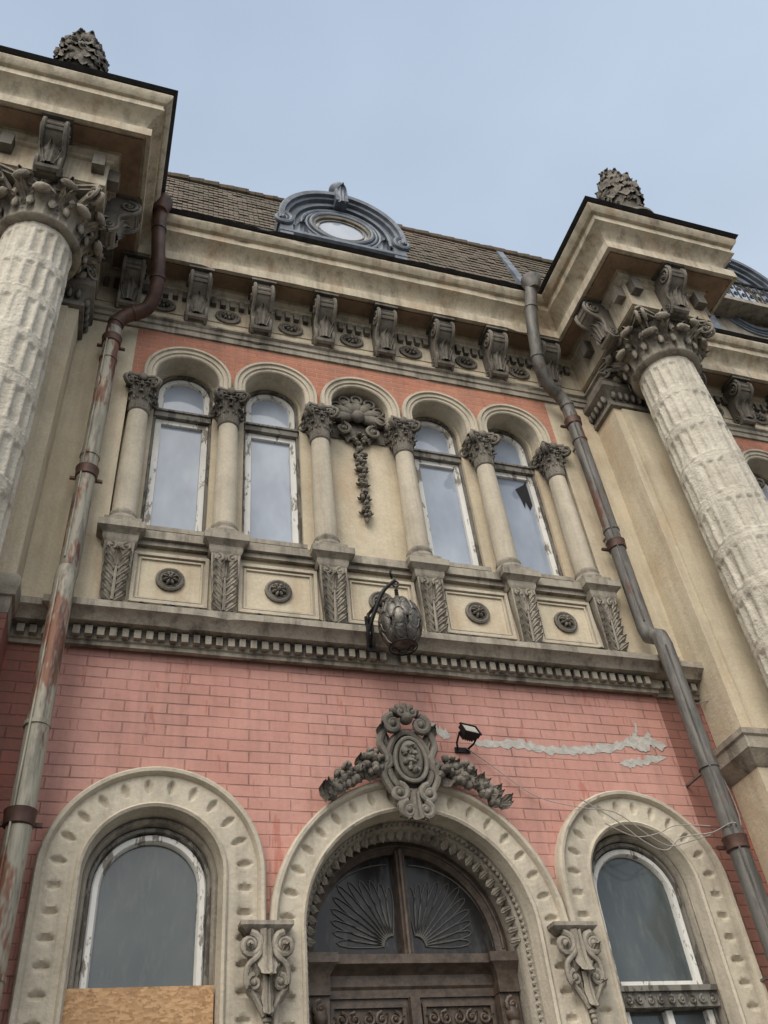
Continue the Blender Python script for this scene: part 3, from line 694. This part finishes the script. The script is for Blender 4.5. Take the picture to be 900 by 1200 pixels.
for s in(-1,1):
    a,b=(cx+.07,cx+.69) if s>0 else (cx-.69,cx-.07)
    def fr(z0,z1,t=.03,mm=m):
        box(mm,a,b,yd-.05,yd-.02,z0,z0+t);box(mm,a,b,yd-.05,yd-.02,z1-t,z1);box(mm,a,a+t,yd-.049,yd-.02,z0+t,z1-t);box(mm,b-t,b,yd-.049,yd-.02,z0+t,z1-t)
    fr(3.20,3.42);fr(1.3,3.12,.05);fr(.55,1.2,.05)
    path_mould(m,[(a,yd-.02),(b,yd-.02)],[(-.01,3.13),(.05,3.13),(.08,3.16),(.08,3.185),(-.01,3.19)])
    c=(a+b)/2
    for k in range(5):
        spiral(m,T3(c+(k-2)*.11,yd-.035,3.31),.055,1.5,.014,6,14,1 if k%2 else -1)
        leaf(m,T3(c+(k-2)*.11,yd-.02,3.26)@RY((k-2)*.4),.03,.1,.02,2,6,.01)
    for k in range(9):
        aa=pi*k/8;leaf(m,T3(c,yd-.03,2.55)@RY(-(aa-pi/2)),.06,.32,.03,2,8,.015)
    leaf(m,T3(c,yd-.03,2.85),.18,.2,.05,3,10,.03)
obj('entrance_door',m,DOORW,B)
m=M();disc_half(m,cx,zc,3.76,.83,yd+.03);obj('fanlight_pane',m,GDOOR,B,smooth=False)
m=M()
for s in(-1,1):
    fx,fz=cx+s*.10,3.86
    for k in range(11):
        a=radians(4+86*k/10)
        ca,sa=cos(a)*s,sin(a)
        L=.34+.26*(1-abs(k-5)/7)
        pts=[]
        for i in range(13):
            t=i/12*2*pi;u=.5-.5*cos(t);wv=.030*sin(t)*(.4+u)
            pts.append((fx+(.08+L*u)*ca-wv*sa,yd+.020,fz+(.08+L*u)*sa+wv*ca*1.0))
        tube(m,pts,.0045,5,False)
    tube(m,[(fx+s*.09*cos(t),yd+.018,fz+.09*sin(t)) for t in[pi/2*i/8 for i in range(9)]],.007,5)
    tube(m,[(fx+s*.70*cos(t),yd+.018,fz+.68*sin(t)) for t in[pi/2*i/16 for i in range(17)]],.006,5)
obj('fanlight_grille',m,simple('etched_grey',(.16,.15,.135),.6,.0),B)
m=M();box(m,1.6,3.76,-.9,.5,0.0,.15);box(m,1.68,3.68,-.6,.5,.15,.30);box(m,1.7,3.66,-.3,.5,.30,.45);obj('entrance_steps',m,KERB,B,smooth=False)
# ------------------------------------------------------------------ roof
m=M();y0,z0,y1,z1=.06,12.95,1.1,17.0;nr=25
for i in range(nr):
    a=i/nr;b=(i+1)/nr
    ya,za=y0+(y1-y0)*a,z0+(z1-z0)*a;yb,zb=y0+(y1-y0)*b,z0+(z1-z0)*b
    n=int((XR-XL)/.17)
    for k in range(n):
        xa=XL+k*.17+(.085 if i%2 else 0);j=random.uniform(-.012,.012);o=random.uniform(.03,.045)
        m.add([(xa,ya-o,za+j),(xa+.162,ya-o,za+j+random.uniform(-.006,.006)),(xa+.162,yb-.012,zb+.03),(xa,yb-.012,zb+.03),(xa,ya-o+.02,za+j),(xa+.162,ya-o+.02,za+j)],[(0,1,2,3),(0,1,5,4)])
obj('mansard_roof_tiles',m,TILES,B,smooth=False)
m=M();m.add([(XL,y0,z0),(XR,y0,z0),(XR,y1,z1),(XL,y1,z1),(XL,8,z1+1.2),(XR,8,z1+1.2),(XL,9,z0),(XR,9,z0)],[(0,1,2,3),(3,2,5,4),(4,5,7,6),(0,3,4,6),(1,2,5,7)])
obj('roof_deck',m,TILES,B,smooth=False)
m=M();x=XL
while x<XR:
    r=random.uniform(.06,.08);tube(m,[(x,y1-.02,z1+.03+random.uniform(-.012,.012)),(x+.28,y1-.02,z1+.035+random.uniform(-.012,.012))],[r,r*1.2],8);x+=.27
obj('ridge_tiles',m,TILES,B)
m=M()
v=[]
for (x,y,z) in((6.0,-.12,13.0),(6.35,1.1,17.2)):
    v+=[(x-.07,y,z),(x+.07,y,z),(x+.07,y+.25,z),(x-.07,y+.25,z)]
m.add(v,[(0,1,5,4),(1,2,6,5),(2,3,7,6),(3,0,4,7),(4,5,6,7),(0,3,2,1)])
obj('roof_valley_flashing',m,ZINC,B,smooth=False)
# ------------------------------------------------------------------ dormers
def dormer(cx,zb,a,b,oa,ob,rail=False,finial=True):
    m=M();y=-.12;zc=zb
    disc_half(m,cx,zc,12.95,a-.05,y,40,b-.05)
    pr=[(-.05,y),(-.05,1.4)];ell_sweep(m,cx,zc,a,b,pr,pi,0,40)
    box(m,cx-a+.05,cx-a+.06,y,1.3,12.95,zc);box(m,cx+a-.06,cx+a-.05,y,1.3,12.95,zc)
    ell_sweep(m,cx,zc,a,b,[(-.20,y-.0),(-.20,y-.05),(-.16,y-.06),(-.15,y-.04),(-.09,y-.04),(-.08,y-.10),(-.03,y-.11),(-.02,y-.16),(.05,y-.17),(.07,y-.15),(.07,y+.5),(.0,1.4)],pi*1.04,-pi*.04,48,True)
    cz=zc+.10
    for d,yy,t in((.14,-.02,.035),(.07,-.035,.025),(.0,-.05,.04)):
        tube(m,[(cx+(oa+d)*cos(q),y+yy,cz+(ob+d)*sin(q)) for q in[2*pi*i/40 for i in range(41)]],t,8,False)
    for s in(-1,1):
        spiral(m,T3(cx+s*(a+.0),y-.12,zc-.10),.15,1.8,.05,8,26,s)
        box(m,cx+s*(a-.06)-.10,cx+s*(a-.06)+.10,y-.11,y+.2,12.95,zc-.2)
        leaf(m,T3(cx+s*(a-.3),y-.02,zc-.6),.12,.5,.08,3)
    path_mould(m,[(cx-a-.05,y),(cx+a+.05,y)],[(-.05,zc-.48),(.05,zc-.48),(.12,zc-.42),(.12,zc-.36),(-.05,zc-.34)])
    zt=zc+b
    box(m,cx-.10,cx+.10,y-.22,y+.05,zt-.26,zt+.10)
    leaf(m,T3(cx,y-.2,zt-.28),.09,.38,.07,3)
    if finial:
        lathe(m,cx,y-.05,[(.13,zt+.08),(.14,zt+.12),(.08,zt+.15),(.06,zt+.2),(.10,zt+.25),(.15,zt+.33),(.15,zt+.38),(.11,zt+.44),(.05,zt+.47),(.06,zt+.5),(.03,zt+.56),(.0,zt+.62)],20)
    obj('dormer_zinc_surround',m,ZINC,B,ang=40)
    m=M();v=[(cx+(oa+.02)*cos(2*pi*i/40),y-.008,cz+(ob+.02)*sin(2*pi*i/40)) for i in range(40)];m.add(v,[tuple(range(40))]);obj('dormer_oval_pane',m,GUP,B,smooth=False)
    m=M()
    tube(m,[(cx+(oa-.04)*cos(q),y-.03,cz+(ob-.04)*sin(q)) for q in[2*pi*i/40 for i in range(41)]],.035,6,False)
    tube(m,[(cx+(oa-.13)*cos(q),y-.02,cz+(ob-.12)*sin(q)) for q in[2*pi*i/40 for i in range(41)]],.014,6,False)
    obj('dormer_window_frame',m,MID,B)
    if rail:
        m=M();w=a-.05;yr=y-.35
        for z in(zc-.42,zc+.18):tube(m,[(cx-w,yr,z),(cx+w,yr,z)],.03,6)
        k=int(2*w/.16)
        for i in range(k+1):
            x=cx-w+2*w*i/k;tube(m,[(x,yr,zc-.42),(x,yr,zc+.18)],.014,5)
            if i<k:
                xm=x+w/k;spiral(m,T3(xm,yr,zc-.02),.06,1.5,.012,5,12);spiral(m,T3(xm,yr,zc-.22),.06,1.5,.012,5,12,-1)
        obj('dormer_balcony_rail',m,SHEET,B)
        m=M();box(m,cx-a,cx+a,yr-.05,y,zc-.55,zc-.45);box(m,cx-a,cx+a,y-.02,y,12.95,zc-.5);obj('dormer_balcony_slab',m,MID,B)
dormer(2.60,14.12,.96,.95,.50,.38)
dormer(10.35,14.75,1.15,1.5,.62,.85,True);dormer(15.5,14.15,.98,1.0,.50,.40);dormer(-6.0,14.55,1.15,1.5,.62,.85,True)
# ------------------------------------------------------------------ finials on blocks
def finial(x,y,z):
    m=M();box(m,x-.3,x+.3,y-.3,y+.3,z,z+.5)
    lathe(m,x,y,[(.34,z+.5),(.34,z+.56),(.22,z+.62),(.16,z+.82),(.19,z+.9),(.26,z+1.05),(.30,z+1.2),(.29,z+1.45),(.22,z+1.75),(.12,z+2.0),(.03,z+2.15)],24)
    for r in range(9):
        zz=z+.95+r*.13;R=[.22,.27,.30,.30,.275,.24,.19,.13,.07][r];k=9 if r<6 else 6
        for i in range(k):
            a=2*pi*(i+.5*(r%2))/k+random.uniform(-.25,.25);q=random.uniform(.7,1.3)
            leaf(m,T3(x,y,zz+random.uniform(-.04,.04))@RZ(a)@T3(0,-R*.92,0)@RX(radians(-12+random.uniform(-10,6)))@RY(random.uniform(-.5,.5)),.13*(R+.2)/.45*q,.19*q,.03*q,3,8,.04,.7)
            blob(m,T3(x,y,zz+.10*q)@RZ(a+.2)@T3(0,-R-.01,0),.06*q,.045,.06*q,7,5,.25)
    for k in range(6):
        leaf(m,T3(x+random.uniform(-.04,.04),y,z+1.98)@RZ(k*1.05)@T3(0,-.03,0)@RX(radians(random.uniform(-20,5))),.055,.24*random.uniform(.7,1.2),.02,2,8,.03,.7)
    obj('flame_finial',m,DARK,B)
finial(-1.40,-1.62,12.90);finial(6.80,-1.65,12.98)
# ------------------------------------------------------------------ drainpipes
def drain(name,ptsTop,x,yu,yl,mat):
    e=empty(name);m=M()
    P=[Vector(p) for p in ptsTop];Q=crom(ptsTop,4)
    tube(m,Q,.088,16);lathe(m,P[0].x,P[0].y,[(.09,P[0].z-.25),(.15,P[0].z-.05),(.15,P[0].z)],16)
    for i in(6,14,22,28):
        if i<len(Q)-1:tube(m,[Q[i],Q[i]+(Q[i+1]-Q[i]).normalized()*.05],.098,16)
    obj('upper_bend',m,PIPE_T if mat is PIPE_L else PIPE_R,e)
    m=M();tube(m,[(x,yu,ptsTop[-1][2]+.05),(x+.006,yu,9.2),(x,yu,8.2),(x,yu,6.95),(x,yu-.02,6.85),(x,yl+.02,6.72),(x,yl,6.6),(x+.008,yl,4.5),(x,yl,3.0),(x,yl,.25)],.092,18)
    for z in(10.0,8.4,5.2,3.4,1.8):
        yy=yu if z>6.9 else yl;lathe(m,x,yy,[(.093,z-.02),(.102,z-.018),(.102,z+.018),(.093,z+.02)],18)
        box(m,x-.012,x+.012,yy,0 ,z-.01,z+.01)
    tube(m,[(x-.05,yl-.085,.3),(x-.05,yl-.085,6.55)],.010,5);tube(m,[(x-.05,yu-.085,7.0),(x-.05,yu-.085,10.5)],.010,5)
    obj('downpipe',m,mat,e)
    m=M()
    for z in(10.35,8.15,4.45):
        yy=yu if z>6.9 else yl;lathe(m,x,yy,[(.094,z-.06),(.108,z-.05),(.112,z+.04),(.118,z+.06),(.094,z+.065)],18)
        box(m,x-.16,x+.16,yy+.06,yy+.09,z-.02,z+.01)
    obj('collars',m,PIPE_T,e)
drain('drainpipe',[(-.13,-.72,12.85),(-.12,-.66,12.5),(-.10,-.62,12.1),(-.06,-.56,11.6),(-.04,-.45,11.25),(-.12,-.30,11.0),(-.34,-.24,10.86),(-.44,-.22,10.72),(-.46,-.2,10.55)],-.46,-.20,-.42,PIPE_L)
drain('drainpipe',[(5.28,-.78,12.85),(5.24,-.72,12.5),(5.2,-.62,12.1),(5.19,-.52,11.6),(5.22,-.42,11.25),(5.36,-.30,11.0),(5.52,-.24,10.86),(5.6,-.22,10.72),(5.63,-.2,10.5)],5.63,-.20,-.40,PIPE_R)
# ------------------------------------------------------------------ lantern
e=empty('hanging_wall_lantern');m=M();lx,ly,lz=2.56,-.62,6.15
def ov(t):return .075+.12*sin(pi*(.12+.80*t))**1.0
LH=.46
lathe(m,lx,ly,[(ov(t)*.9,lz+LH*t) for t in[i/12 for i in range(13)]]+[(.05,lz+LH+.04),(.02,lz+LH+.08)],24)
for t,k,hh in((.14,8,.10),(.38,8,.105),(.60,8,.10),(.80,7,.075)):
    for i in range(k):
        a=2*pi*(i+.5*(int(t*10)%2))/k;sl=math.atan2(ov(t+.05)-ov(t-.05),.046)
        TT=T3(lx,ly,lz+LH*t)@RZ(a)@T3(0,-ov(t)*.92,0)@RX(sl*.9)
        blob(m,TT,.060 if t<.8 else .045,.032,hh,12,10)
        tube(m,[TT@Vector((.060*sin(q)*(1 if t<.8 else .74),-.014,-hh*cos(q))) for q in[2*pi*j/16 for j in range(17)]],.006,5,False)
obj('petal_shade',m,LAMPM,e)
m=M();tube(m,[(lx+.13*cos(a),ly+.13*sin(a),lz-.045) for a in[2*pi*i/24 for i in range(25)]],.007,6,False)
for i in range(4):
    a=pi/2*i+.4;tube(m,[(lx+.13*cos(a),ly+.13*sin(a),lz-.045),(lx+.1*cos(a),ly+.1*sin(a),lz+.04)],.005,5)
tube(m,[(lx,ly,lz+LH),(lx,ly,lz+.66)],.012,6);tube(m,[(lx+.035*cos(a),ly,lz+.69+.035*sin(a)) for a in[2*pi*i/12 for i in range(13)]],.009,6,False)
bx=2.36
tube(m,crom([(bx,-.30,6.30),(bx-.03,-.38,6.32),(bx-.04,-.47,6.44),(bx+.01,-.54,6.60),(bx+.08,-.60,6.76),(lx,-.62,6.88)]),.02,8)
tube(m,crom([(bx,-.30,6.58),(bx-.02,-.36,6.62),(bx+.04,-.5,6.68),(bx+.09,-.60,6.78)]),.016,8)
spiral(m,T3(bx-.04,-.44,6.50)@RZ(pi/3),.07,1.6,.014,6,20);spiral(m,T3(lx-.04,-.64,6.93)@RZ(pi/3),.05,1.4,.012,6,16);spiral(m,T3(bx-.03,-.42,6.36)@RZ(pi/3),.05,1.4,.012,6,16,-1)
box(m,bx-.04,bx+.04,-.325,-.30,6.24,6.64)
for k in range(5):blob(m,T3(lx,ly,lz+LH+.05+.025*k),.022,.022,.016,7,4)
obj('iron_arm',m,IRON,e)
# ------------------------------------------------------------------ floodlight + cables
e=empty('floodlight');m=M();T=T3(3.27,-.22,5.52)@RZ(radians(15))@RX(radians(-28))@Matrix.Scale(.85,4)
bbox(m,T,.20,.05,.15);bbox(m,T@T3(0,.045,0),.15,.05,.11)
for k in range(5):bbox(m,T@T3(-.06+.03*k,.08,0),.008,.03,.1)
bbox(m,T@T3(0,-.03,.075),.22,.02,.012);bbox(m,T@T3(0,-.03,-.075),.22,.02,.012);bbox(m,T@T3(.105,-.03,0),.012,.02,.15);bbox(m,T@T3(-.105,-.03,0),.012,.02,.15)
tube(m,[(3.18,-.2,5.52),(3.18,-.1,5.46),(3.22,-.01,5.44)],.01,6);tube(m,[(3.36,-.2,5.5),(3.35,-.1,5.46),(3.31,-.01,5.44)],.01,6);box(m,3.19,3.34,-.02,.0,5.41,5.46)
obj('housing',m,IRON,e)
m=M();bbox(m,T@T3(0,-.027,0),.175,.006,.12);obj('lens',m,simple('lamp_lens',(.45,.44,.40),.2,0,.2),e,smooth=False)
m=M()
tube(m,crom([(3.3,-.03,5.45),(3.5,-.04,5.30),(3.9,-.05,5.0),(4.3,-.14,4.86),(4.62,-.16,4.82),(4.9,-.16,4.62),(5.1,-.16,4.52),(5.3,-.16,4.56),(5.55,-.2,4.62)]),.005,5)
tube(m,crom([(4.3,-.14,4.95),(4.6,-.16,4.75),(4.85,-.16,4.55),(5.05,-.16,4.48),(5.25,-.16,4.6),(5.5,-.3,4.6),(5.6,-.52,4.6),(5.9,-.1,4.55),(6.1,-.03,4.9),(6.05,-.03,5.5),(5.95,-.03,6.1),(6.1,-.03,6.15),(6.3,-.47,6.05)]),.006,5)
tube(m,crom([(4.5,-.14,4.72),(4.75,-.16,4.60),(5.0,-.16,4.63),(5.25,-.16,4.72),(5.5,-.3,4.66)]),.005,5)
obj('electric_cable',m,CABLE)
def patch(m,pts,w,y=-.004):
    P=[]
    for i in range(len(pts)-1):
        for k in range(10):
            t=k/10;P.append((pts[i][0]*(1-t)+pts[i+1][0]*t,pts[i][1]*(1-t)+pts[i+1][1]*t))
    P.append(pts[-1]);v=[];n=len(P)
    for i,(x,z) in enumerate(P):
        e_=min(1,min(i,n-1-i)/4+.1);a=w*e_*(.4+1.1*random.random());b=w*e_*(.4+1.1*random.random())
        v+=[(x,y,z-a),(x,y,z+b)]
    m.add(v,[(2*i,2*i+2,2*i+3,2*i+1) for i in range(n-1)])
m=M();patch(m,[(2.90,5.70),(3.06,5.62),(3.18,5.58)],.045);patch(m,[(3.36,5.52),(3.8,5.55),(4.2,5.50),(4.6,5.52),(4.95,5.58),(5.2,5.66)],.045);patch(m,[(5.05,5.6),(5.22,5.72),(5.28,5.93)],.045,-.006);patch(m,[(5.1,5.60),(5.35,5.66),(5.54,5.62)],.07,-.008);patch(m,[(4.93,5.40),(5.2,5.43),(5.5,5.50)],.045);patch(m,[(5.3,5.7),(5.4,5.75)],.03,-.01)
patch(m,[(3.95,5.56),(4.1,5.50)],.04,-.006)
obj('wall_repair_patches',m,PATCH,B,smooth=False)
# ------------------------------------------------------------------ ground
m=M();m.add([(-400,-400,-.16),(400,-400,-.16),(400,400,-.16),(-400,400,-.16)],[(0,1,2,3)]);obj('ground',m,GROUND,smooth=False)
m=M();m.add([(-60,-13,-.15),(60,-13,-.15),(60,-4.2,-.15),(-60,-4.2,-.15)],[(0,1,2,3)]);obj('road',m,ASPH,smooth=False)
m=M();box(m,-60,60,-4.05,.62,-.3,.0);box(m,-60,60,-16,-13.15,-.3,0);obj('pavement',m,PAVE,smooth=False)
m=M();box(m,-60,60,-4.2,-4.05,-.3,.004);box(m,-60,60,-13.15,-13,-.3,.004);obj('kerb',m,KERB,smooth=False)
m=M()
for k in range(-12,12):m.add([(k*5,-8.66,-.146),(k*5+2.5,-8.66,-.146),(k*5+2.5,-8.54,-.146),(k*5,-8.54,-.146)],[(0,1,2,3)])
obj('road_markings',m,PAINT,smooth=False)
# ------------------------------------------------------------------ light
SE,SR=radians(42),radians(214)
sd=Vector((sin(SR)*cos(SE),cos(SR)*cos(SE),sin(SE)))
w=bpy.data.worlds.new('World');S.world=w;w.use_nodes=True;n=w.node_tree.nodes;l=w.node_tree.links
sky=n.new('ShaderNodeTexSky');sky.sky_type='NISHITA';sky.sun_disc=False;sky.sun_elevation=SE;sky.sun_rotation=SR;sky.dust_density=3;sky.air_density=1
tc=n.new('ShaderNodeTexCoord').outputs['Generated']
cl=ramp(n,l,tex(n,l,tc,1.3,5,.55,(1,1,2)),[(.3,.66),(.7,.95)])
vm=n.new('ShaderNodeVectorMath');vm.operation='DOT_PRODUCT';l.new(tc,vm.inputs[0]);vm.inputs[1].default_value=sd
glow=ramp(n,l,vm.outputs['Value'],[(.52,0.),(1.,1.)])
cloud=mix(n,l,glow,(5.7,6.9,8.6),(36,34,31))
sz=n.new('ShaderNodeSeparateXYZ');l.new(tc,sz.inputs[0])
haze=ramp(n,l,sz.outputs[2],[(.55,1.),(.95,0.)])
cloud=mix(n,l,mth(n,l,'MULTIPLY',haze,.5),cloud,(8.0,8.8,9.6))
o=mix(n,l,cl,sky.outputs[0],cloud)
l.new(o,n['Background'].inputs[0]);n['Background'].inputs[1].default_value=.1
L=bpy.data.lights.new('sun','SUN');L.energy=1.5;L.angle=radians(35);L.color=(1,.95,.87);lo=bpy.data.objects.new('sun',L);S.collection.objects.link(lo);lo.rotation_euler=sd.to_track_quat('Z','Y').to_euler()
# ------------------------------------------------------------------ camera
a,b,c=radians(21.674),radians(42.021),radians(-7.088)
F=Vector((sin(a)*cos(b),cos(a)*cos(b),sin(b)));R0=Vector((cos(a),-sin(a),0));U0=R0.cross(F)
R=R0*cos(c)+U0*sin(c);U=-R0*sin(c)+U0*cos(c)
cd=bpy.data.cameras.new('camera');cam=bpy.data.objects.new('camera',cd);S.collection.objects.link(cam)
mt=Matrix((R,U,-F)).transposed().to_4x4();mt.translation=(0,-7,1.6);cam.matrix_world=mt
cd.sensor_fit='VERTICAL';cd.sensor_height=24;cd.lens=24*1037/1200;cd.clip_end=2000;cd.clip_start=.05
S.camera=cam
S.view_settings.view_transform='Standard';S.view_settings.look='None';S.view_settings.exposure=0
